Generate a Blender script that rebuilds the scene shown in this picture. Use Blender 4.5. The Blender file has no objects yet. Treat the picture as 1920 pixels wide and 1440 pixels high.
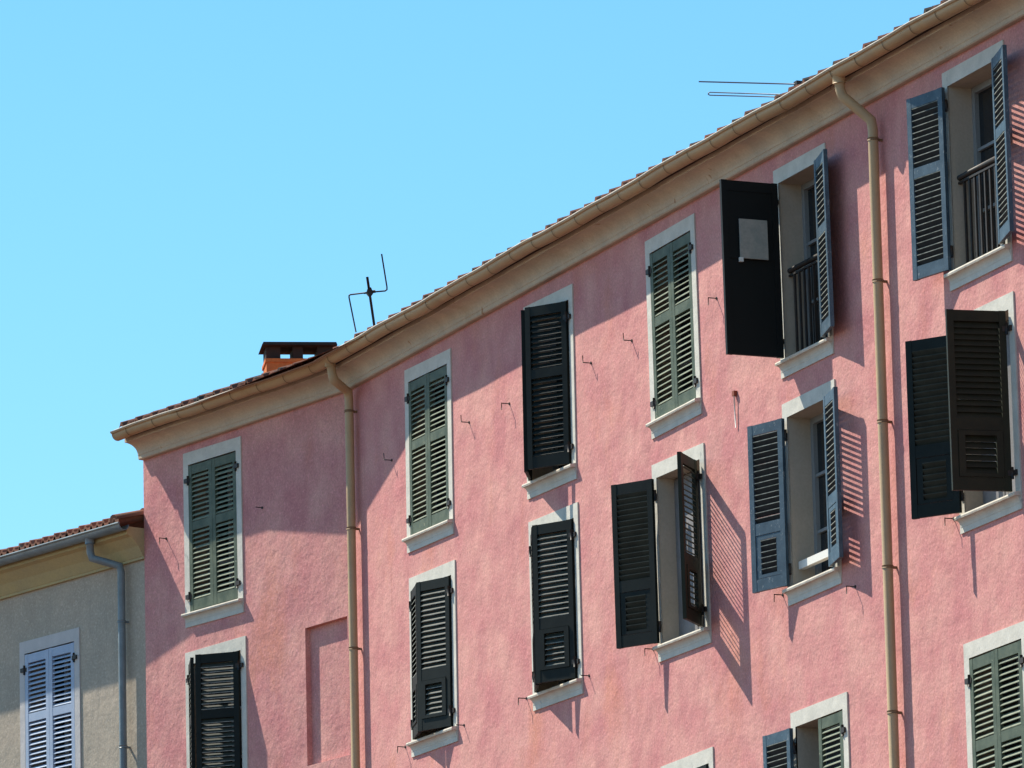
import bpy, math, random
from mathutils import Vector, Matrix
random.seed(7)
C = bpy.context.scene
col = C.collection

# ------------------------------------------------------------------ camera, sky, sun, exposure
F = 14000.0                                  # focal length in pixels of a 1920 px wide frame
R = Matrix(((0.38882942, 0.20468156, 0.89828567),
            (0.92102674, -0.06219152, -0.38450222),
            (-0.02283477, 0.9768509, -0.21269908)))
CAM = Vector((57.49028284, -24.60814222, 1.6))
cd = bpy.data.cameras.new('camera')
cd.sensor_width = 36.0
cd.lens = F / 1920 * 36.0
cd.clip_start = 0.5
cd.clip_end = 3000
cam = bpy.data.objects.new('camera', cd)
cam.matrix_world = Matrix.Translation(CAM) @ R.to_4x4()
col.objects.link(cam)
C.camera = cam

SUN_AZ, SUN_EL = math.radians(57.3), math.radians(51.3)   # azimuth measured from the facade's normal towards -X
S = Vector((-math.sin(SUN_AZ) * math.cos(SUN_EL), -math.cos(SUN_AZ) * math.cos(SUN_EL), math.sin(SUN_EL)))
w = bpy.data.worlds.new('World')
C.world = w
w.use_nodes = True
nt = w.node_tree
bg = nt.nodes['Background']
sky = nt.nodes.new('ShaderNodeTexSky')
sky.sky_type = 'NISHITA'
sky.sun_disc = False
sky.sun_elevation = SUN_EL
sky.sun_rotation = math.atan2(S.x, S.y)
sky.altitude = 0
sky.air_density = 1.0
sky.dust_density = 0.0
sky.ozone_density = 3.0
hs = nt.nodes.new('ShaderNodeHueSaturation')
hs.inputs['Hue'].default_value = 0.485
hs.inputs['Saturation'].default_value = 1.24
nt.links.new(sky.outputs[0], hs.inputs['Color'])
nt.links.new(hs.outputs[0], bg.inputs[0])
bg.inputs[1].default_value = 0.115
sl = bpy.data.lights.new('sun', 'SUN')
sl.energy = 5.0
sl.angle = math.radians(0.5)
sl.color = (1.0, 0.93, 0.79)
so = bpy.data.objects.new('sun', sl)
so.rotation_euler = (-S).to_track_quat('-Z', 'Y').to_euler()
so.location = (0, -20, 40)
col.objects.link(so)
C.view_settings.view_transform = 'Standard'
C.view_settings.look = 'None'
C.view_settings.exposure = 0.72
C.view_settings.gamma = 1.0

# ------------------------------------------------------------------ helpers
def material(name, base, rough=0.85, spec=0.3, var=None, scale=3.0, amount=0.35, fine=60.0, fine_amount=0.1,
             bump=0.0, bump_scale=30.0, streak=0.0, stain=None, metal=0.0, chips=None, chip_at=0.66, chip_scale=25.0, drip=None, speck=0.0):
    m = bpy.data.materials.new(name)
    m.use_nodes = True
    t = m.node_tree
    b = t.nodes['Principled BSDF']
    b.inputs['Roughness'].default_value = rough
    b.inputs['Specular IOR Level'].default_value = spec
    b.inputs['Metallic'].default_value = metal
    geo = t.nodes.new('ShaderNodeNewGeometry')
    def noise(sc, detail=5, stretch=None, rough_=0.6):
        n = t.nodes.new('ShaderNodeTexNoise')
        n.inputs['Scale'].default_value = sc
        n.inputs['Detail'].default_value = detail
        n.inputs['Roughness'].default_value = rough_
        if stretch:
            mp = t.nodes.new('ShaderNodeMapping')
            mp.inputs['Scale'].default_value = stretch
            t.links.new(geo.outputs['Position'], mp.inputs['Vector'])
            t.links.new(mp.outputs[0], n.inputs['Vector'])
        else:
            t.links.new(geo.outputs['Position'], n.inputs['Vector'])
        return n
    def ramp(n, a, c):
        mr = t.nodes.new('ShaderNodeMapRange')
        mr.inputs['From Min'].default_value = a
        mr.inputs['From Max'].default_value = c
        t.links.new(n.outputs['Fac'], mr.inputs['Value'])
        return mr.outputs[0]
    def mix(fac, a, c, mode='MIX'):
        x = t.nodes.new('ShaderNodeMix')
        x.data_type = 'RGBA'
        x.blend_type = mode
        for sock, v in ((x.inputs[0], fac), (x.inputs[6], a), (x.inputs[7], c)):
            if hasattr(v, 'is_linked'): t.links.new(v, sock)
            else: sock.default_value = v if not isinstance(v, tuple) else (*v, 1)
        return x.outputs[2]
    cur = tuple(base)
    if var:
        cur = mix(ramp(noise(scale), 0.35, 0.65), tuple(base), tuple(var))
    if stain:
        cur = mix(ramp(noise(1.3, 6, (1, 1, 0.55)), 0.56, 0.78), cur, tuple(stain))
    if streak:
        s_ = ramp(noise(1.0, 6, (5, 5, 1.6)), 0.42, 0.75)
        mu = t.nodes.new('ShaderNodeMath'); mu.operation = 'MULTIPLY'; mu.inputs[1].default_value = streak
        t.links.new(s_, mu.inputs[0])
        cur = mix(mu.outputs[0], cur, tuple(c * 0.62 for c in base))
    if fine_amount:
        f_ = ramp(noise(fine, 3), 0.3, 0.7)
        mu = t.nodes.new('ShaderNodeMath'); mu.operation = 'MULTIPLY'; mu.inputs[1].default_value = fine_amount
        t.links.new(f_, mu.inputs[0])
        cur = mix(mu.outputs[0], cur, tuple(c * 0.45 for c in base))
    if chips:
        cur = mix(ramp(noise(chip_scale, 4, (1, 1, 0.6)), chip_at, chip_at + 0.04), cur, tuple(chips))
    if speck:                          # coarse lime grains, paler than the coat
        mu = t.nodes.new('ShaderNodeMath'); mu.operation = 'MULTIPLY'; mu.inputs[1].default_value = speck
        t.links.new(ramp(noise(38, 2), 0.55, 0.72), mu.inputs[0])
        cur = mix(mu.outputs[0], cur, tuple(min(0.8, c * 1.25 + 0.06) for c in base))
    if drip:                           # sparse run-off marks
        mu = t.nodes.new('ShaderNodeMath'); mu.operation = 'MULTIPLY'; mu.inputs[1].default_value = 0.55
        t.links.new(ramp(noise(1.0, 7, (13, 13, 0.75), 0.7), 0.60, 0.74), mu.inputs[0])
        cur = mix(mu.outputs[0], cur, tuple(drip))
    if isinstance(cur, tuple): b.inputs['Base Color'].default_value = (*cur, 1)
    else: t.links.new(cur, b.inputs['Base Color'])
    if bump:
        bp = t.nodes.new('ShaderNodeBump')
        bp.inputs['Strength'].default_value = 1.0
        bp.inputs['Distance'].default_value = bump
        n1 = noise(bump_scale, 6, None, 0.62)
        n2 = noise(bump_scale * 0.12, 3)
        ad = t.nodes.new('ShaderNodeMath'); ad.operation = 'MULTIPLY_ADD'
        ad.inputs[1].default_value = 4.0
        t.links.new(n2.outputs['Fac'], ad.inputs[0]); t.links.new(n1.outputs['Fac'], ad.inputs[2])
        t.links.new(ad.outputs[0], bp.inputs['Height'])
        t.links.new(bp.outputs[0], b.inputs['Normal'])
    return m

M = {}
M['pink'] = material('pink_stucco', (0.60, 0.245, 0.245), 0.95, 0.1, var=(0.74, 0.385, 0.335), scale=2.2, stain=(0.66, 0.27, 0.18),
                     streak=0.30, fine=55, fine_amount=0.46, chips=(0.44, 0.18, 0.15), chip_at=0.69, chip_scale=15, drip=(0.40, 0.17, 0.155), speck=0.5, bump=0.0042, bump_scale=30)
M['white'] = material('white_band_plaster', (0.66, 0.63, 0.56), 0.9, 0.15, var=(0.55, 0.53, 0.47), scale=6, fine=70, fine_amount=0.2, bump=0.0015, bump_scale=50, chips=(0.42, 0.42, 0.38), chip_at=0.66, chip_scale=9)
M['sill'] = material('sill_stone', (0.68, 0.63, 0.54), 0.85, 0.2, var=(0.56, 0.50, 0.42), scale=9, fine=60, fine_amount=0.2, bump=0.0015, bump_scale=60,
                     chips=(0.36, 0.22, 0.12), chip_at=0.68, chip_scale=14)
M['reveal'] = material('reveal_plaster', (0.47, 0.40, 0.33), 0.9, 0.15, var=(0.42, 0.37, 0.30), scale=5, fine=50, fine_amount=0.2, bump=0.002, bump_scale=40)
M['cornice'] = material('cornice_plaster', (0.62, 0.51, 0.38), 0.9, 0.15, var=(0.50, 0.42, 0.33), scale=3, stain=(0.40, 0.28, 0.18), chips=(0.36, 0.22, 0.14), chip_at=0.68, chip_scale=7, fine=50, fine_amount=0.3,
                        bump=0.002, bump_scale=40)
M['gutter'] = material('beige_painted_metal', (0.50, 0.345, 0.185), 0.55, 0.35, var=(0.44, 0.31, 0.18), scale=4, fine=40, fine_amount=0.12, stain=(0.30, 0.17, 0.07))
M['bracket'] = material('rusty_bracket', (0.24, 0.15, 0.08), 0.7, 0.3, fine_amount=0.3)
M['zinc'] = material('grey_zinc', (0.20, 0.24, 0.26), 0.45, 0.5, var=(0.13, 0.16, 0.17), scale=6, fine=40, fine_amount=0.2)
M['green'] = material('weathered_green_paint', (0.062, 0.086, 0.060), 0.6, 0.2, var=(0.125, 0.15, 0.105), scale=7, fine=80, fine_amount=0.25,
                      chips=(0.40, 0.38, 0.28), chip_at=0.70, chip_scale=30)
M['greenslat'] = material('pale_green_slats', (0.27, 0.29, 0.21), 0.7, 0.2, var=(0.20, 0.23, 0.16), scale=9, fine=80, fine_amount=0.3, chips=(0.12, 0.14, 0.10), chip_at=0.62, chip_scale=18)  # slats paler than their frames
M['dark'] = material('dark_green_paint', (0.007, 0.011, 0.010), 0.6, 0.16, var=(0.013, 0.018, 0.016), scale=7, fine=80, fine_amount=0.3)
M['darkslat'] = material('dark_green_slats', (0.028, 0.033, 0.027), 0.6, 0.18, var=(0.045, 0.052, 0.042), scale=7, fine=80, fine_amount=0.3)
M['blue'] = material('weathered_blue_paint', (0.035, 0.068, 0.10), 0.5, 0.35, var=(0.07, 0.115, 0.155), scale=8, fine=80, fine_amount=0.3,
                     chips=(0.16, 0.19, 0.21), chip_at=0.62, chip_scale=40)
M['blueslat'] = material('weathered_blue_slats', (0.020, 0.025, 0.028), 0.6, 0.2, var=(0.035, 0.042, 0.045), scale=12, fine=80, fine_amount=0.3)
M['litedge'] = material('painted_lit_edges', (0.34, 0.35, 0.31), 0.8, 0.2, var=(0.10, 0.12, 0.11), scale=14, fine_amount=0.2)  # sunlit edge lines of the slats, put into the colour
M['olive'] = material('brown_green_paint', (0.026, 0.027, 0.015), 0.6, 0.18, var=(0.017, 0.020, 0.012), scale=7, fine=80, fine_amount=0.3)
M['lilac'] = material('pale_blue_paint', (0.40, 0.47, 0.60), 0.6, 0.3, var=(0.34, 0.42, 0.55), scale=7, fine=80, fine_amount=0.2)
M['cream'] = material('cream_stucco', (0.50, 0.42, 0.335), 0.95, 0.1, var=(0.42, 0.37, 0.30), scale=2, streak=0.3, fine=50, fine_amount=0.4, drip=(0.28, 0.25, 0.21), speck=0.4, bump=0.003, bump_scale=28)
M['creamband'] = material('lilac_band_plaster', (0.56, 0.53, 0.52), 0.9, 0.15, var=(0.50, 0.48, 0.47), scale=6, fine=70, fine_amount=0.15, bump=0.0015, bump_scale=50)
M['eave'] = material('ochre_eave_plaster', (0.50, 0.40, 0.20), 0.9, 0.15, var=(0.42, 0.35, 0.20), scale=3, fine=50, fine_amount=0.25, bump=0.002)
M['oldtile'] = material('old_brown_tiles', (0.24, 0.09, 0.055), 0.9, 0.15, var=(0.10, 0.06, 0.045), scale=5, fine=30, fine_amount=0.4, chips=(0.05, 0.045, 0.04), chip_at=0.55, chip_scale=9)
M['tile'] = material('terracotta_tiles', (0.32, 0.135, 0.085), 0.9, 0.15, var=(0.20, 0.10, 0.07), scale=5, fine=30, fine_amount=0.4, chips=(0.16, 0.14, 0.11), chip_at=0.6, chip_scale=9)
M['brick'] = material('orange_chimney_render', (0.62, 0.18, 0.05), 0.9, 0.15, var=(0.52, 0.15, 0.05), scale=9, fine=40, fine_amount=0.3, bump=0.003)
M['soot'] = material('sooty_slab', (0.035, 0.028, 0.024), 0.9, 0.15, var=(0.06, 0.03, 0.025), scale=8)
M['black'] = material('black_paint', (0.009, 0.010, 0.010), 0.6, 0.2, fine_amount=0)
M['iron'] = material('dark_iron', (0.016, 0.016, 0.016), 0.6, 0.4, var=(0.035, 0.022, 0.016), scale=20)
M['antenna'] = material('aluminium_rod', (0.16, 0.16, 0.17), 0.4, 0.5, fine_amount=0)
M['glass'] = material('window_glass', (0.012, 0.016, 0.02), 0.08, 0.6, fine_amount=0)
M['sash'] = material('painted_window_frame', (0.24, 0.26, 0.27), 0.5, 0.4, var=(0.26, 0.28, 0.29), scale=8, fine=80, fine_amount=0.2)
M['inner'] = material('pale_inner_paint', (0.26, 0.25, 0.26), 0.7, 0.2, var=(0.20, 0.19, 0.18), scale=6, streak=0.4, fine=50, fine_amount=0.3)
M['board'] = material('grey_board', (0.40, 0.37, 0.33), 0.8, 0.2, var=(0.30, 0.31, 0.28), scale=16, fine=60, fine_amount=0.2)
M['whitebar'] = material('white_painted_board', (0.75, 0.73, 0.68), 0.7, 0.3, fine_amount=0.1)
M['rust'] = material('rusty_metal', (0.25, 0.07, 0.04), 0.8, 0.3, fine_amount=0.2)
M['paving'] = material('street_paving', (0.11, 0.065, 0.05), 0.9, 0.2, var=(0.09, 0.055, 0.045), scale=0.5, fine=8, fine_amount=0.3)

class MB:
    """collects faces; build() links them as one mesh object"""
    def __init__(s): s.v = []; s.f = []; s.sm = []; s.mi = {}
    def quad(s, *p, smooth=False):
        i = len(s.v); s.v += [Vector(q) for q in p]; s.f.append(tuple(range(i, i + len(p)))); s.sm.append(smooth)
    def hexa(s, c):                    # 8 corners: bottom loop 0-3, top loop 4-7
        i = len(s.v); s.v += [Vector(q) for q in c]
        for q in ((0, 3, 2, 1), (4, 5, 6, 7), (0, 1, 5, 4), (1, 2, 6, 5), (2, 3, 7, 6), (3, 0, 4, 7)):
            s.f.append(tuple(i + k for k in q)); s.sm.append(False)
    def box(s, L, a0, a1, b0, b1, c0, c1):
        s.hexa([L(a0, b0, c0), L(a1, b0, c0), L(a1, b1, c0), L(a0, b1, c0), L(a0, b0, c1), L(a1, b0, c1), L(a1, b1, c1), L(a0, b1, c1)])
    def sweep(s, rings, closed=False, smooth=True, caps=False):
        i = len(s.v); n = len(rings[0])
        for r in rings: s.v += [Vector(q) for q in r]
        m = n if closed else n - 1
        for k in range(len(rings) - 1):
            for j in range(m):
                a = i + k * n + j; b = i + k * n + (j + 1) % n
                s.f.append((a, b, b + n, a + n)); s.sm.append(smooth)
        if caps:
            s.f.append(tuple(i + j for j in range(n))); s.sm.append(False)
            s.f.append(tuple(i + (len(rings) - 1) * n + j for j in reversed(range(n)))); s.sm.append(False)
    def tube(s, pts, r, n=12, radii=None):
        pts = [Vector(p) for p in pts]; rings = []
        ref = None
        for k, p in enumerate(pts):
            d = ((pts[min(k + 1, len(pts) - 1)] - p).normalized() + (p - pts[max(k - 1, 0)]).normalized()).normalized()
            if ref is None:
                ref = Vector((0, 0, 1)) if abs(d.z) < 0.9 else Vector((0, 1, 0))
            x = (ref - d * ref.dot(d)).normalized(); y = d.cross(x); ref = x
            rr = radii[k] if radii else r
            cs = 1.0
            if 0 < k < len(pts) - 1:
                cs = 1 / max(0.5, math.sqrt((1 + (pts[k + 1] - p).normalized().dot((p - pts[k - 1]).normalized())) / 2))
            rings.append([p + (x * math.cos(t) + y * math.sin(t)) * rr * (1 + (cs - 1) * 0.5) for t in [2 * math.pi * j / n for j in range(n)]])
        s.sweep(rings, closed=True, caps=True)
    def build(s, name, mat, parent=None, origin=None, label=None, flip=False):
        me = bpy.data.meshes.new(name)
        if origin is None:
            lo = [min(v[k] for v in s.v) for k in range(3)]; hi = [max(v[k] for v in s.v) for k in range(3)]
            origin = Vector([(lo[k] + hi[k]) / 2 for k in range(3)])
        me.from_pydata([tuple(v - origin) for v in s.v], [], s.f)
        me.polygons.foreach_set('use_smooth', s.sm)
        me.materials.append(M[mat])
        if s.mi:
            me.materials.append(M['litedge'])
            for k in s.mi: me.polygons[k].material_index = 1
        me.update()
        o = bpy.data.objects.new(name, me)
        col.objects.link(o)
        WORLD[o.name] = origin
        o.location = origin
        if parent is not None:
            o.parent = parent
            o.location = origin - WORLD[parent.name]
        if label: o['label'] = label
        return o
WORLD = {}
def empty(name, loc, label, cat):
    o = bpy.data.objects.new(name, None)
    o.location = loc; col.objects.link(o); WORLD[o.name] = Vector(loc)
    o['label'] = label; o['category'] = cat
    return o
def tag(o, label, cat, group=None):
    o['label'] = label; o['category'] = cat
    if group: o['group'] = group
    return o
def structure(o): o['kind'] = 'structure'; return o

class Wall:
    """a vertical wall plane: u along it (to the right seen from the street), e out of it, z up"""
    def __init__(s, p, ang):
        s.p = Vector((p[0], p[1], 0)); s.U = Vector((math.cos(ang), math.sin(ang), 0)); s.N = Vector((s.U.y, -s.U.x, 0))
    def pt(s, u, e, z): return s.p + s.U * u + s.N * e + Vector((0, 0, z))
    def uz(s, px, py, e=0.0):          # where the photograph's pixel falls on the plane at offset e
        d = R @ Vector((px - 960, -(py - 720), -F))
        q = s.p + s.N * e
        t = (q - CAM).dot(s.N) / d.dot(s.N)
        P = CAM + d * t
        return (P - s.p).dot(s.U), P.z
    def at(s, px, py, e=0.0): return s.pt(*((lambda a: (a[0], e, a[1]))(s.uz(px, py, e))))

B = Wall((0, 0), 0.0)
uJ = B.uz(662, 1100)[0]
J = B.pt(uJ, 0, 0)
A = Wall((J.x, J.y), math.radians(12))
uAL = A.uz(271.5, 1100)[0]
cpos = A.pt(uAL, -0.02, 0)
D = Wall((cpos.x, cpos.y), math.radians(15))           # the cream house's wall
uBR = 13.5
Z_LIP, Z_COR = 16.165, 15.95

# ------------------------------------------------------------------ ground
g = MB(); g.quad((-300, -300, 0), (300, -300, 0), (300, 300, 0), (-300, 300, 0))
structure(g.build('street', 'paving'))

pink = empty('pink_building', B.pt(3, 0, 0), 'long pink stuccoed house with open and closed louvred shutters under a beige gutter', 'building')
cream = empty('cream_house', D.pt(-2, 0, 0), 'lower cream stuccoed house with pale blue shutters at the left of the pink building', 'building')

# ------------------------------------------------------------------ walls with openings
def wall_mesh(mb, W, u0, u1, z0, z1, holes):
    us = sorted({u0, u1, *[h[0] for h in holes], *[h[1] for h in holes]})
    zs = sorted({z0, z1, *[h[2] for h in holes], *[h[3] for h in holes]})
    us = [u for u in us if u0 <= u <= u1]; zs = [z for z in zs if z0 <= z <= z1]
    for i in range(len(us) - 1):
        for j in range(len(zs) - 1):
            cu, cz = (us[i] + us[i + 1]) / 2, (zs[j] + zs[j + 1]) / 2
            if any(h[0] < cu < h[1] and h[2] < cz < h[3] for h in holes): continue
            mb.quad(W.pt(us[i], 0, zs[j]), W.pt(us[i + 1], 0, zs[j]), W.pt(us[i + 1], 0, zs[j + 1]), W.pt(us[i], 0, zs[j + 1]))

BAND, TOPB, BOTB = 0.085, 0.12, 0.125
class Win:
    def __init__(s, W, TL, TR, BL=None, BR=None, H=None):
        a, b = W.uz(*TL), W.uz(*TR)
        k1 = (b[1] - a[1]) / (b[0] - a[0])
        if BL:
            c, d = W.uz(*BL), W.uz(*BR)
            k2 = (d[1] - c[1]) / (d[0] - c[0]); s.k = (k1 + k2) / 2
            s.W = ((b[0] - a[0]) + (d[0] - c[0])) / 2
            s.H = ((a[1] + b[1]) - (c[1] + d[1])) / 2
            s.cu = (a[0] + b[0] + c[0] + d[0]) / 4; s.cz = (a[1] + b[1] + c[1] + d[1]) / 4
            s.m = ((a[0] + b[0]) - (c[0] + d[0])) / 2 / s.H
        else:
            s.k = k1 * 0.5; s.W = b[0] - a[0]; s.H = H; s.cu = (a[0] + b[0]) / 2; s.cz = (a[1] + b[1]) / 2 - H / 2; s.m = 0
        s.wall = W
        s.ol, s.or_ = -s.W / 2 + BAND, s.W / 2 - BAND
        s.ob, s.ot = -s.H / 2 + BOTB, s.H / 2 - TOPB
        s.hole = (s.cu + s.ol - 0.035, s.cu + s.or_ + 0.035, s.cz + s.ob - 0.035, s.cz + s.ot + 0.035)
    def L(s, a, n, t): return s.wall.pt(s.cu + a + s.m * t, n, s.cz + t + s.k * a)

W = {}
W['W1'] = Win(A, (345.6, 851.5), (452, 818), (349, 1178), (459, 1148))
W['W7'] = Win(A, (349, 1225), (462, 1192), H=1.62)
W['W2'] = Win(B, (760, 694), (847, 654.5), (766, 1039), (851.5, 999.6))
W['W3'] = Win(B, (984, 577), (1074.7, 532), (990.8, 937), (1083, 897.6))
W['W4'] = Win(B, (1211.7, 453), (1303, 401), (1223.6, 825), (1317.7, 774.5))
W['W5'] = Win(B, (1451.7, 321.7), (1548.3, 267.5), (1467, 710.7), (1564.5, 663))
W['W6'] = Win(B, (1769, 137.5), (1881.7, 76), (1783, 548), (1900, 488))
W['W8'] = Win(B, (769.5, 1084.5), (854, 1050), (773, 1421), (860.7, 1389))
W['W9'] = Win(B, (994.8, 980.6), (1083, 940.5), (1000, 1332.4), (1096.5, 1301.5))
W['W10'] = Win(B, (1223, 874.7), (1322, 828.4), (1238, 1240.5), (1334, 1206.6))
W['W11'] = Win(B, (1468, 759), (1566.4, 710.7), (1480.7, 1137), (1579, 1093.6))
W['W12'] = Win(B, (1788, 600), (1901.8, 546.6), (1803.3, 1002.5), (1918, 953))
W['W13'] = Win(B, (1808.8, 1208.5), (1926, 1163), H=1.85)
W['W14'] = Win(B, (1484.3, 1338), (1590, 1297), H=1.85)
W['W15'] = Win(B, (1241, 1438), (1338.5, 1400), H=1.85)
W['WC'] = Win(D, (38.3, 1205), (150, 1177), H=1.75)
panel = (A.uz(572, 1178)[0], A.uz(651, 1155)[0], A.uz(578, 1436)[1], A.uz(572, 1178)[1])

mb = MB()
wall_mesh(mb, A, uAL, 0, 0, 16.12, [W['W1'].hole, W['W7'].hole, panel])
wall_mesh(mb, B, uJ, uBR, 0, 16.12, [W[k].hole for k in W if W[k].wall is B])
DEPTH = 8.0
# gable, end and back walls
ridge_e, slope = -2.7, 0.385
for (P, sgn) in ((A.pt(uAL, 0, 0), 1), (B.pt(uBR, 0, 0), -1)):
    Wd = A if sgn == 1 else B
    I = -Wd.N
    zt = Z_LIP - 0.02
    pts = [P, P + I * DEPTH, P + I * DEPTH + Vector((0, 0, zt - 0.6)), P + I * 2.7 + Vector((0, 0, zt + slope * 2.6)), P + Vector((0, 0, zt - 0.05))]
    mb.quad(*pts)
mb.quad(A.pt(uAL, -DEPTH, 0), B.pt(uBR, -DEPTH, 0), B.pt(uBR, -DEPTH, 15.5), A.pt(uAL, -DEPTH, 15.5))
pw = mb.build('wall', 'pink', pink)

# blind panel recess
pb = MB(); dp = -0.055
u0, u1, z0, z1 = panel
pb.quad(A.pt(u0, dp, z0), A.pt(u1, dp, z0), A.pt(u1, dp, z1), A.pt(u0, dp, z1))
pb.quad(A.pt(u0, 0, z0), A.pt(u0, dp, z0), A.pt(u0, dp, z1), A.pt(u0, 0, z1))
pb.quad(A.pt(u1, 0, z0), A.pt(u1, dp, z0), A.pt(u1, dp, z1), A.pt(u1, 0, z1))
pb.quad(A.pt(u0, 0, z1), A.pt(u0, dp, z1), A.pt(u1, dp, z1), A.pt(u1, 0, z1))
pb.quad(A.pt(u0, 0, z0), A.pt(u0, dp, z0), A.pt(u1, dp, z0), A.pt(u1, 0, z0))
pb.build('blind_panel', 'pink', pink)

# ------------------------------------------------------------------ windows
def window(w_, house, mats=('white', 'sill'), railing=False, bar=False, plain=False):
    L = w_.L; T = 0.012
    b = MB()
    x0, x1, y0, y1 = -w_.W / 2, w_.W / 2, -w_.H / 2, w_.H / 2
    b.box(L, x0, x1, 0, T, w_.ot, y1)
    b.box(L, x0, x1, 0, T, y0, w_.ob)
    b.box(L, x0, w_.ol, 0, T, w_.ob, w_.ot)
    b.box(L, w_.or_, x1, 0, T, w_.ob, w_.ot)
    f = b.build('window', mats[0], house)
    r = MB(); dep = -0.26
    l, r_, bo, to = w_.ol, w_.or_, w_.ob, w_.ot
    r.quad(L(l, T, bo), L(l, dep, bo), L(l, dep, to), L(l, T, to))
    r.quad(L(r_, T, bo), L(r_, dep, bo), L(r_, dep, to), L(r_, T, to))
    r.quad(L(l, T, to), L(l, dep, to), L(r_, dep, to), L(r_, T, to))
    r.quad(L(l, T, bo), L(l, dep, bo), L(r_, dep, bo), L(r_, T, bo))
    r.build('reveal', 'reveal', f)
    # sill: slab with a hollow moulding below it
    s_ = MB()
    sl_, sr_ = l - 0.02, r_ + 0.01
    sl_, sr_ = -w_.W / 2 + 0.012, w_.W / 2 - 0.012
    slab = [(T, bo + 0.010), (0.060, bo), (0.064, bo - 0.012), (0.060, bo - 0.026), (T, bo - 0.026)]
    prof = [(T, bo - 0.027), (0.048, bo - 0.027)]
    for i in range(5):
        a = math.pi / 2 * i / 4
        prof.append((0.048 - 0.034 * math.sin(a), bo - 0.029 - 0.05 * (1 - math.cos(a))))
    prof.append((T, bo - 0.08))
    s_.sweep([[L(sl_, n, t) for n, t in prof], [L(sr_, n, t) for n, t in prof]], smooth=False, closed=True, caps=True)
    s_.build('sill_moulding', mats[0], f)
    s_ = MB()
    s_.sweep([[L(sl_ - 0.008, n, t) for n, t in slab], [L(sr_ + 0.008, n, t) for n, t in slab]], smooth=False, closed=True, caps=True)
    s_.build('sill', mats[1], f)
    # glazed frame set back in the opening
    g_ = MB(); n0, n1 = -0.24, -0.19; fw = 0.05
    g_.box(L, l, l + fw, n0, n1, bo, to); g_.box(L, r_ - fw, r_, n0, n1, bo, to)
    g_.box(L, l + fw, r_ - fw, n0, n1, to - fw, to); g_.box(L, l + fw, r_ - fw, n0, n1, bo, bo + fw)
    mid = (l + r_) / 2
    g_.box(L, mid - 0.035, mid + 0.035, n0, n1 + 0.008, bo + fw, to - fw)
    for q in (0.33, 0.66):
        t = bo + (to - bo) * q
        g_.box(L, l + fw, mid - 0.035, n0 + 0.01, n1 - 0.01, t - 0.012, t + 0.012)
        g_.box(L, mid + 0.035, r_ - fw, n0 + 0.01, n1 - 0.01, t - 0.012, t + 0.012)
    g_.build('window_frame', 'sash', f)
    p = MB(); p.quad(L(l, -0.225, bo), L(r_, -0.225, bo), L(r_, -0.225, to), L(l, -0.225, to))
    p.build('pane', 'glass', f)
    if railing:
        q = MB(); n = -0.06; zt = bo + railing
        q.tube([L(l, n, zt), L(r_, n, zt)], 0.022, 8)
        q.box(L, l, r_, n - 0.012, n + 0.012, zt - 0.05, zt - 0.035)
        q.box(L, l, r_, n - 0.012, n + 0.012, bo + 0.03, bo + 0.045)
        k = int((r_ - l) / 0.085)
        for i in range(1, k):
            a = l + (r_ - l) * i / k
            q.box(L, a - 0.010, a + 0.010, n - 0.008, n + 0.008, bo + 0.045, zt - 0.05)
        q.build('railing', 'iron', f)
    if bar:
        q = MB()
        q.box(L, l + 0.02, r_, -0.09, -0.04, bo + 0.15, bo + 0.212)
        q.build('guard_board', 'whitebar', f)
    return f

def inner_panel(w_, f, left_only):
    mid = (w_.ol + w_.or_) / 2
    for a, b_ in ((w_.ol + 0.004, mid - 0.003),) if left_only else ((w_.ol + 0.004, mid - 0.003), (mid + 0.003, w_.or_ - 0.004)):
        m = MB(); m.box(w_.L, a, b_, -0.165, -0.145, w_.ob + 0.01, w_.ot - 0.01)
        m.box(w_.L, a + 0.05, b_ - 0.05, -0.145, -0.139, w_.ob + 0.08, w_.ot - 0.08)
        m.build('inner_shutter', 'inner', f)

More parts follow.
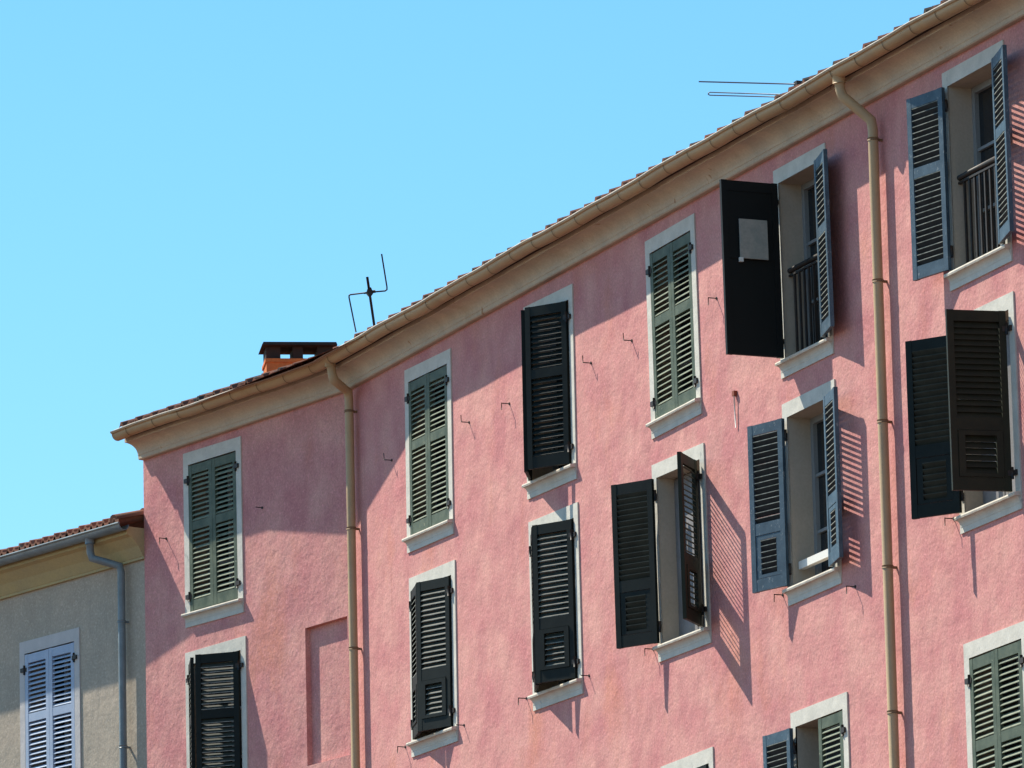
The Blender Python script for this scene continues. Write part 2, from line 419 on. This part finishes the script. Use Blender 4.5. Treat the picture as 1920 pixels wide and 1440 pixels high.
def leaf(w_, house, side, deg, kind='two', mats=('green', 'green'), solid=False, label=None, wide=None, mid=0.42, hinge_n=0.035, tilt=0.0175, block_sun=False):
    th = math.radians(deg)
    sg = 1 if side == 'L' else -1
    hs = w_.ol + 0.004 if side == 'L' else w_.or_ - 0.004
    LW = wide or (w_.or_ - w_.ol) / 2 - 0.006
    dx, dn = sg * math.cos(th), math.sin(th)
    nx, nn = -sg * math.sin(th), math.cos(th)
    t0, t1 = w_.ob + 0.02, w_.ot - 0.012
    sag = random.uniform(-0.004, 0.004)
    def L(a, b, t): return w_.L(hs + a * dx + b * nx, hinge_n + a * dn + b * nn, t + sag * a)
    TH = 0.032; b0, b1 = -TH, 0.0
    H = t1 - t0
    f = MB(); sw = 0.052; a1 = LW
    f.box(L, 0.0, sw, b0, b1, t0, t1); f.box(L, a1 - sw, a1, b0, b1, t0, t1)
    tr, br = 0.085, 0.10
    f.box(L, sw, a1 - sw, b0 + .002, b1 - .002, t1 - tr, t1 - 0.002); f.box(L, sw, a1 - sw, b0 + .002, b1 - .002, t0 + 0.002, t0 + br)
    pans = []
    if kind == 'two':
        tm = t1 - H * mid
        f.box(L, sw, a1 - sw, b0 + .002, b1 - .002, tm - 0.04, tm + 0.04)
        pans = [(sw, a1 - sw, tm + 0.04, t1 - tr), (sw, a1 - sw, t0 + br, tm - 0.04)]
    else:
        tm = t0 + H * 0.36
        f.box(L, sw, a1 - sw, b0 + .002, b1 - .002, tm - 0.035, tm + 0.06)
        # hinged flap with a frame of its own, narrower louvres
        iw = sw + 0.055
        f.box(L, sw + 0.004, iw, b0 + .005, b1 + 0.006, t0 + br + 0.004, tm - 0.039)
        f.box(L, a1 - iw, a1 - sw - 0.004, b0 + .005, b1 + 0.006, t0 + br + 0.004, tm - 0.039)
        f.box(L, iw, a1 - iw, b0 + .005, b1 + 0.006, tm - 0.075, tm - 0.039)
        f.box(L, iw, a1 - iw, b0 + .005, b1 + 0.006, t0 + br + 0.004, t0 + br + 0.03)
        pans = [(sw, a1 - sw, tm + 0.06, t1 - tr), (iw, a1 - iw, t0 + br + 0.03, tm - 0.075)]
    o = f.build('shutter', mats[0], house, label=label)
    if solid:
        for (pa, pb_, c0, c1) in pans:
            s_ = MB(); s_.box(L, pa, pb_, b0 + 0.008, b1 - 0.008, c0, c1); s_.build('panel', mats[1], o)
    else:
        pitch = 0.0465
        for (pa, pb_, c0, c1) in pans:
            s_ = MB(); hw = 0.0115 if mats[1] in ('greenslat', 'lilac') else tilt
            n = max(2, int(round((c1 - c0) / pitch))); pt = (c1 - c0) / n
            for i in range(n):
                t = c0 + pt * (i + 0.5) + random.uniform(-0.0012, 0.0012)
                bi, bo_ = b0 + 0.003, b1 - 0.003
                hh = hw + random.uniform(-0.0015, 0.0015); tk = 0.0032
                s_.hexa([L(pa, bi, t + hh - tk), L(pb_, bi, t + hh - tk), L(pb_, bo_, t - hh - tk), L(pa, bo_, t - hh - tk),
                         L(pa, bi, t + hh + tk), L(pb_, bi, t + hh + tk), L(pb_, bo_, t - hh + tk), L(pa, bo_, t - hh + tk)])
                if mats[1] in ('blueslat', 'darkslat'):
                    for k in ((2, 4) if mats[1] == 'blueslat' else (4,)): s_.mi[len(s_.f) - 6 + k] = 1  # edge faces take the painted sunlight lines
            s_.build('louvres', mats[1], o)
    if block_sun:
        k_ = MB(); k_.box(L, sw * .5, a1 - sw * .5, b1 + 0.001, b1 + 0.006, t0 + 0.05, t1 - 0.05); k_.build('sun_blocker', 'black', o)  # added sheet that keeps the sun from passing between the slats
    for q in (0.10, 0.90):
        h = MB(); t = t0 + H * q
        h.tube([L(-0.004, b1 + 0.004, t - 0.045), L(-0.004, b1 + 0.004, t + 0.045)], 0.012, 8)
        h.box(L, 0.0, 0.03, b1, b1 + 0.005, t - 0.02, t + 0.02)
        hx = w_.L
        s0 = hs - sg * 0.055
        h.box(hx, min(s0, hs), max(s0, hs), 0.014, 0.03, t - 0.02, t + 0.02)
        h.build('hinge', 'iron', o)
    return o, L

g2 = ('green', 'greenslat'); dk = ('dark', 'darkslat'); bl = ('blue', 'blueslat')
for k in W:
    if k == 'WC': continue
    f_ = window(W[k], pink, railing={'W5': 0.74, 'W6': 0.74}.get(k, False), bar=(k == 'W11'))
    if k in ('W10', 'W12'): inner_panel(W[k], f_, k == 'W10')
for k in ('W1', 'W2', 'W4', 'W13'):
    for s_ in 'LR': leaf(W[k], pink, s_, {'W1': 0.5, 'W2': 1, 'W4': 0.3, 'W13': 1}[k], mats=g2, hinge_n=0.012)
leaf(W['W14'], pink, 'R', 1, mats=g2, hinge_n=0.012); leaf(W['W14'], pink, 'L', 175, mats=bl, label='open blue-grey shutter folded back on the wall')
for k, a, b_, kd in (('W3', 28, 30, 'two'), ('W7', 30, 36, 'two'), ('W8', 16, 18, 'hatch'), ('W9', 22, 26, 'hatch'), ('W15', 3, 3, 'two')):
    dm = ('dark', 'dark') if k == 'W3' else dk
    leaf(W[k], pink, 'L', a, kd, dm); leaf(W[k], pink, 'R', b_, kd, dm)
_, L5 = leaf(W['W5'], pink, 'L', 90, 'two', ('black', 'black'), solid=True, wide=0.49, label='black solid shutter standing straight out from the wall')
leaf(W['W5'], pink, 'R', 166, 'two', bl, tilt=0.015, block_sun=True)
leaf(W['W6'], pink, 'L', 167, 'two', bl); leaf(W['W6'], pink, 'R', 165, 'two', bl, tilt=0.0125)
leaf(W['W10'], pink, 'L', 152, 'hatch', dk, tilt=0.0195); leaf(W['W10'], pink, 'R', 138, 'hatch', ('olive', 'olive'), tilt=0.0125)
leaf(W['W11'], pink, 'L', 161, 'hatch', bl); leaf(W['W11'], pink, 'R', 167, 'hatch', bl, tilt=0.0125)
leaf(W['W12'], pink, 'L', 146, 'hatch', dk, tilt=0.0195); leaf(W['W12'], pink, 'R', 80, 'hatch', ('olive', 'olive'), tilt=0.023, wide=0.455, label='brown-green shutter standing out across its window')

# grey board hung on the black shutter
bd = MB()
zc, zd = W['W5'].ot - 0.33, W['W5'].ot - 0.65
bd.box(L5, 0.115, 0.355, -0.06, -0.045, zd, zc)
bo_ = tag(bd.build('board', 'board'), 'square grey board fixed to the black shutter below the roof', 'board')
cl = MB(); cl.box(L5, 0.335, 0.365, -0.065, -0.04, zd - 0.03, zd + 0.005); cl.build('clip', 'whitebar', bo_)

# ------------------------------------------------------------------ eaves swept along the two walls
def station(x, blend=0.25):
    """x: length along the facade from the bend (negative = wall A)"""
    base = A.pt(x, 0, 0) if x < 0 else B.pt(uJ + x, 0, 0)
    t = min(1, max(0, (x + blend) / (2 * blend)))
    n = (A.N * (1 - t) + B.N * t).normalized()
    return base, n
def stations(x0, x1, step, blend=0.25):
    n = max(1, int(math.ceil((x1 - x0) / step)))
    xs = [x0 + (x1 - x0) * i / n for i in range(n + 1)]
    return xs
def wob(x): return 0.005 * math.sin(x * 1.7) + 0.004 * math.sin(x * 4.1 + 1) + 0.0015 * math.sin(x * 9.3)
LEN = uBR - uJ

cor = MB(); rings = []
cp = [(0.0, -0.02), (0.045, -0.02), (0.055, -0.012), (0.055, 0.02)]
for i in range(9):
    a = math.pi / 2 * i / 8
    cp.append((0.06 + 0.14 * (1 - math.cos(a)), 0.025 + 0.105 * math.sin(a)))
cp += [(0.205, 0.13), (0.205, 0.17), (0.0, 0.17)]
for x in stations(uAL, LEN, 0.25):
    p, n = station(x)
    rings.append([p + n * e + Vector((0, 0, Z_COR + z)) for e, z in cp])
cor.sweep(rings, smooth=False, closed=True, caps=True)
cor.build('cornice', 'cornice', pink)
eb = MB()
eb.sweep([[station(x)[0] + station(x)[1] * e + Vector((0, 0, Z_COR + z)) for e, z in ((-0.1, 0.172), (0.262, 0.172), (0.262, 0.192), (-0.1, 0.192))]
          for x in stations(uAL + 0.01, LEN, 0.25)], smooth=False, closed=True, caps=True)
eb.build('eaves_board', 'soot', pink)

gu = MB(); rings = []
def gutter_prof(r, t=0.006):
    out = []
    for i in range(13):
        a = math.pi * i / 12
        out.append((-r * math.cos(a), -r * math.sin(a)))
    out += [(r + 0.008, -0.002), (r + 0.014, 0.006), (r + 0.010, 0.015), (r, 0.018), (r - 0.006, 0.010)]
    for i in range(12, -1, -1):
        a = math.pi * i / 12
        out.append((-(r - t) * math.cos(a), -(r - t) * math.sin(a)))
    return out
gp = gutter_prof(0.062)
for x in stations(uAL - 0.0, LEN, 0.05):
    p, n = station(x)
    rings.append([p + n * (0.285 + e) + Vector((0, 0, Z_LIP - 0.012 + z + wob(x))) for e, z in gp])
gu.sweep(rings, closed=True, caps=True)
gutter = gu.build('gutter', 'gutter', pink)
lp = MB()
lp.sweep([[station(x)[0] + station(x)[1] * (0.285 + 0.074 + 0.007 * math.cos(a)) + Vector((0, 0, Z_LIP + 0.004 + wob(x) + 0.007 * math.sin(a))) for a in [2 * math.pi * j / 8 for j in range(8)]]
          for x in stations(uAL, LEN, 0.1)], closed=True, caps=True)
lp.build('gutter_bead', 'sill', gutter)  # pale material puts the sunlit line of the lip into the colour
cap = MB()
p, n = station(uAL + 0.004)
for xx in (uAL + 0.003, LEN - 0.003):
    p, n = station(xx)
    cap.quad(*[p + n * (0.285 - 0.062 * math.cos(math.pi * i / 12)) + Vector((0, 0, Z_LIP - 0.012 - 0.062 * math.sin(math.pi * i / 12) + wob(xx))) for i in range(13)])
cap.build('end_cap', 'gutter', gutter)
x = uAL + 0.25
while x < LEN:
    bk = MB(); rr = []
    for dxx in (-0.006, 0.006):
        p, n = station(x + dxx)
        for_ring = []
        rr.append([p + n * (0.285 - 0.0655 * math.cos(math.pi * i / 12)) + Vector((0, 0, Z_LIP - 0.012 - 0.0665 * math.sin(math.pi * i / 12) + wob(x))) for i in range(13)])
    bk.sweep(rr)
    bk.build('gutter_bracket', 'bracket', gutter)
    x += 0.46 + random.uniform(-0.03, 0.03)

# roof of barrel-and-pan tiles, course by course
def tile_roof(name, house, stfun, x0, x1, zl, e0=0.30, courses=9, pitch=0.27, slope=0.385, ridge=-2.7, run=0.36, mat='tile', lift=False):
    n = int((x1 - x0) / pitch * 12)
    xs = [x0 + (x1 - x0) * i / n for i in range(n + 1)]
    def h(x):
        q = ((x - x0) / pitch) % 1.0
        a = 0.060 * math.exp(-((q - 0.12) / 0.07) ** 2)
        b = 0.042 * math.exp(-((q - 0.62) / 0.07) ** 2)
        return a + b
    rows = []
    e = e0; c = 0
    while e > ridge:
        e2 = max(ridge, e - run)
        for (ee, dz) in ((e, -0.02), (e, 0.012), (e2, -0.004)):
            rows.append((ee, dz, c))
        e = e2; c += 1
    rnd = {}
    mb = MB(); rings = []
    for x in xs:
        p, nn = stfun(x)
        ring = []
        for (ee, dz, c) in rows:
            key = (int((x - x0) / pitch), c)
            if key not in rnd: rnd[key] = (random.uniform(-0.006, 0.006), random.uniform(-0.012, 0.012))
            j = rnd[key]
            ex = j[1] if c == 0 else 0
            ring.append(p + nn * (ee + ex) + Vector((0, 0, zl + (0.012 * min(1, max(0, -x / 1.0)) if lift else 0) + slope * (e0 - ee) + h(x) + dz + j[0] + 0.02)))
        p0 = p + nn * (ridge - 0.02)
        ring.append(p0 + Vector((0, 0, zl + slope * (e0 - ridge) + 0.10)))
        ring.append(p + nn * (ridge - 0.2) + Vector((0, 0, zl + slope * (e0 - ridge) + 0.08)))
        ring.append(p - nn * DEPTH + Vector((0, 0, zl + slope * (e0 - ridge) - slope * (DEPTH + ridge))))
        rings.append(ring)
    mb.sweep(rings, smooth=False)
    # underside so the tiles have a body
    us = []
    for x in (x0, x0 + (x1 - x0) * .25, x0 + (x1 - x0) * .5, x0 + (x1 - x0) * .75, x1):
        p, nn = stfun(x)
        us.append([p + nn * (e0 - 0.02) + Vector((0, 0, zl - 0.015)), p + nn * ridge + Vector((0, 0, zl + slope * (e0 - ridge) - 0.03))])
    mb.sweep(us, smooth=False)
    return mb.build(name, mat, house)
roof = tile_roof('roof', pink, lambda x: station(x, 0.6), uAL + 0.06, LEN, Z_LIP - 0.004, mat='oldtile', lift=True)

# chimney on the roof
def at_depth(px, py, dist):
    d = (R @ Vector((px - 960, -(py - 720), -F))).normalized()
    return CAM + d * dist
P1 = A.at(500, 700, -2.0)
dist = (P1 - CAM).length
vd = (P1 - CAM); vd.z = 0; vd.normalize()
rt = Vector((vd.y, -vd.x, 0))
ang = math.radians(5)
cr = rt * math.cos(ang) + vd * math.sin(ang); cdv = vd * math.cos(ang) - rt * math.sin(ang)
zt = at_depth(500, 668, dist).z
ctop = at_depth(500, 639.5, dist).z
ch = MB()
def CL(a, b, c): return P1 + cr * a + cdv * b + Vector((0, 0, c - P1.z))
ch.box(CL, 0, 0.66, 0, 0.38, zt - 1.1, zt - 0.012)
ch.box(CL, -0.012, 0.672, -0.012, 0.392, zt - 0.05, zt - 0.015)
chim = ch.build('chimney', 'brick', roof)
sup = MB()
for a0, a1 in ((0.0, 0.14), (0.26, 0.36), (0.50, 0.66)): sup.box(CL, a0, a1, 0.03, 0.35, zt - 0.012, ctop - 0.03)
sup.hexa([CL(-0.045, -0.05, ctop - 0.03), CL(0.69, -0.05, ctop - 0.03), CL(0.69, 0.40, ctop - 0.03), CL(-0.045, 0.40, ctop - 0.03),
          CL(-0.03, -0.04, ctop), CL(0.68, -0.04, ctop), CL(0.68, 0.39, ctop), CL(-0.03, 0.39, ctop)])
so_ = sup.build('chimney_cap', 'soot', pink)

# ------------------------------------------------------------------ downpipes
def pipe(Wl, house, top, pts, r, zb, collars, mat, e_wall=0.075, e_top=0.285):
    """top: pixel under the gutter; pts: pixels of the neck's two bends; collars: pixel rows"""
    P = [Wl.at(top[0], top[1], e_top), Wl.at(pts[0][0], pts[0][1], e_top - 0.01)]
    q = Wl.at(pts[1][0], pts[1][1], e_wall)
    bot = Vector((q.x, q.y, zb))
    a, b = P[1], q
    path = [P[0], P[0].lerp(a, .7), a.lerp(b, 0.06) , a.lerp(b, .3), a.lerp(b, .7), a.lerp(b, .95), q + Vector((0, 0, -0.06)), q + Vector((0, 0, -0.2)), bot]
    path[2] = a + (b - a) * 0.05
    m = MB(); m.tube(path, r, 16)
    o = m.build('downpipe', mat, house)
    oc = MB(); oc.tube([P[0] + Vector((0, 0, 0.03)), P[0] + Vector((0, 0, -0.03)), P[0] + Vector((0, 0, -0.04))], r * 1.25, 16)
    oc.build('outlet', mat, o)
    for (cx, cy) in collars:
        z = Wl.uz(cx, cy, e_wall)[1]
        k = MB(); c = Vector((q.x, q.y, z))
        k.tube([c + Vector((0, 0, -0.011)), c + Vector((0, 0, 0.011))], r + 0.005, 16)
        k.box(Wl.pt, *( (Wl.p*0).x + v for v in ((c - Wl.p).dot(Wl.U) - 0.01, (c - Wl.p).dot(Wl.U) + 0.01)), -0.005, e_wall - r, z - 0.009, z + 0.009)
        k.build('pipe_clamp', 'bracket' if mat == 'gutter' else mat, o)
        s2 = MB(); c = c + Vector((0, 0, -0.5))
    return o
pipe(B, pink, (619, 681), ((625, 712), (654, 736)), 0.040, 0, ((657, 770), (659, 991), (661, 1217)), 'gutter')
pipe(B, pink, (1573, 148), ((1577, 178), (1636, 228)), 0.040, 0, ((1640, 260), (1648, 526), (1658, 789), (1670, 1061), (1681, 1333)), 'gutter')

# ------------------------------------------------------------------ iron shutter hooks
hooks = [(A, 312, 1010, -1), (A, 492, 952, 0), (B, 735, 863, 1), (B, 880, 792, 1), (B, 955.5, 757, -1), (B, 1108.6, 680.7, 1), (B, 1185, 638.8, 1),
         (B, 1344, 559.4, -1), (B, 1468, 1115.5, -1), (B, 1788.7, 972.6, -1), (B, 760.4, 1400.6, -1), (B, 870.5, 1359.8, 0), (B, 987.6, 1309.5, -1),
         (B, 1105, 1267, 0), (B, 1225, 1217, -1), (B, 1604, 1100, -1), (A, 463, 1180, 0)]
for (Wl, px, py, d) in hooks[:-1]:
    u, z = Wl.uz(px, py)
    h = MB()
    h.tube([Wl.pt(u, -0.01, z), Wl.pt(u, 0.075, z)], 0.0045, 6)
    h.tube([Wl.pt(u, 0.0, z), Wl.pt(u, 0.006, z)], 0.013, 10)
    if d: h.tube([Wl.pt(u, 0.075, z - 0.004 if d > 0 else z + .004), Wl.pt(u, 0.078, z + d * 0.06)], 0.004, 6)
    h.build('shutter_hook', 'iron', pink)
u, z = B.uz(1380.5, 738)
h = MB(); h.box(B.pt, u - 0.02, u + 0.02, 0, 0.03, z - 0.02, z + 0.02)
ho = h.build('wall_plug', 'rust', pink)
h = MB(); h.tube([B.pt(u, 0.02, z - 0.02), B.pt(u, 0.012, z - 0.28)], 0.006, 8); h.build('rod', 'whitebar', ho)

# ------------------------------------------------------------------ antennas on the roof
an = MB(); da = (A.at(690, 600, -1.2) - CAM).length + 0.0
pz = lambda x, y, dd=0: at_depth(x, y, da + dd)
foot = pz(706, 640); foot2 = pz(703, 612)
mast_bot = foot + (foot - pz(688.5, 520)).normalized() * 0.5
an.tube([mast_bot, pz(688.5, 519)], 0.013, 8)
ant = empty('tv_antenna', mast_bot, 'dark bent rod dipole antenna on a leaning mast above the gutter', 'antenna')
an.build('mast', 'iron', ant)
hb = MB(); hc = pz(693, 548)
hb.tube([hc + Vector((0, 0, 0.045)), hc + Vector((0, 0, -0.01)), hc + Vector((0, 0, -0.04))], 0.03, 10, radii=[0.016, 0.036, 0.014])
hb.tube([pz(682, 550), pz(704, 546)], 0.014, 8, radii=[0.008, 0.016])
hb.build('hub', 'iron', ant)
r1 = MB(); r1.tube([pz(693, 548), pz(722, 545.5), pz(725.5, 543), pz(725.5, 538), pz(715.5, 476)], 0.0075, 6); r1.build('rod', 'iron', ant)
r2 = MB(); r2.tube([pz(693, 548), pz(657, 552.5), pz(654.5, 554), pz(654.5, 558), pz(667.5, 623)], 0.0075, 6); r2.build('rod', 'iron', ant)

da2 = (B.at(1497, 157, -1.5) - CAM).length
py_ = lambda x, y, dd=0: at_depth(x, y, da2 + dd)
mfoot = py_(1497, 215); ant2 = empty('rod_antenna', mfoot - Vector((0, 0, 0.3)), 'pale antenna with two long level rods reaching out over the roof edge', 'antenna')
m = MB(); m.tube([mfoot - Vector((0, 0, 0.3)), py_(1497, 155)], 0.012, 8); m.build('mast', 'iron', ant2)
m = MB(); m.tube([py_(1310, 153), py_(1520, 158.5)], 0.006, 6); m.build('rod', 'antenna', ant2)
m = MB(); m.tube([py_(1480, 182.5), py_(1331, 178.5), py_(1328, 177), py_(1328, 175), py_(1331, 173), py_(1490, 178)], 0.005, 6); m.build('folded_rod', 'antenna', ant2)
m = MB(); m.box(lambda a, b, c: py_(1497, 157) + Vector((a, b, c)), -0.03, 0.03, -0.03, 0.03, -0.02, 0.02); m.build('clamp', 'iron', ant2)

# ------------------------------------------------------------------ cream house
uCL = -7.5
e_lip = 0.34
zlipC = D.uz(80, 1020.5, e_lip)[1]
zcorC = D.uz(100, 1095)[1]
mb = MB()
wall_mesh(mb, D, uCL, 0, 0, zlipC - 0.03, [W['WC'].hole])
I = -D.N
for P in (D.pt(uCL, 0, 0),):
    mb.quad(P, P + I * DEPTH, P + I * DEPTH + Vector((0, 0, zlipC - 0.6)), P + I * 2.7 + Vector((0, 0, zlipC + 1.0)), P + Vector((0, 0, zlipC - 0.05)))
mb.build('wall', 'cream', cream)
window(W['WC'], cream, mats=('creamband', 'creamband'))
for s_ in 'LR': leaf(W['WC'], cream, s_, 1, mats=('lilac', 'lilac'), hinge_n=0.012)
def stC(x): return D.pt(x, 0, 0), D.N
hC = zlipC - zcorC
cor = MB()
cp = [(0.0, -0.012), (0.03, -0.012), (0.03, 0.012), (0.035, 0.014), (0.09, hC * .35), (0.17, hC * 0.62), (0.22, hC * 0.68), (0.22, hC - 0.02), (0, hC - 0.02)]
cor.sweep([[D.pt(x, e, zcorC + z) for e, z in cp] for x in (uCL, 0.0)], smooth=False, closed=True, caps=True)
cor.build('eave', 'eave', cream)
uGE = D.uz(222, 985, e_lip)[0]
gu = MB(); gp = gutter_prof(0.058)
gu.sweep([[D.pt(x, e_lip - 0.065 + e, zlipC - 0.01 + z) for e, z in gp] for x in (uCL, (uCL + uGE) / 2, uGE)], closed=True, caps=True)
gC = gu.build('gutter', 'zinc', cream)
roofC = tile_roof('roof', cream, stC, uCL, 0.0, zlipC + 0.01, e0=0.30, pitch=0.2, slope=0.29)
pC = pipe(D, cream, (168, 1013), ((170, 1046), (227, 1062)), 0.036, 0, ((230, 1165), (233, 1400)), 'zinc', e_top=0.27)
# mortared verge where the roof meets the pink wall
vg = MB()
for i in range(5):
    e = 0.30 - i * 0.34
    z = zlipC + 0.03 + 0.29 * (0.30 - e)
    p0 = D.pt(-0.09, e, z); p1 = D.pt(-0.09, e - 0.36, z + 0.29 * 0.36)
    vg.tube([p0, p1], 0.06, 12, radii=[0.068, 0.054])
vg.build('verge_tiles', 'tile', roofC)
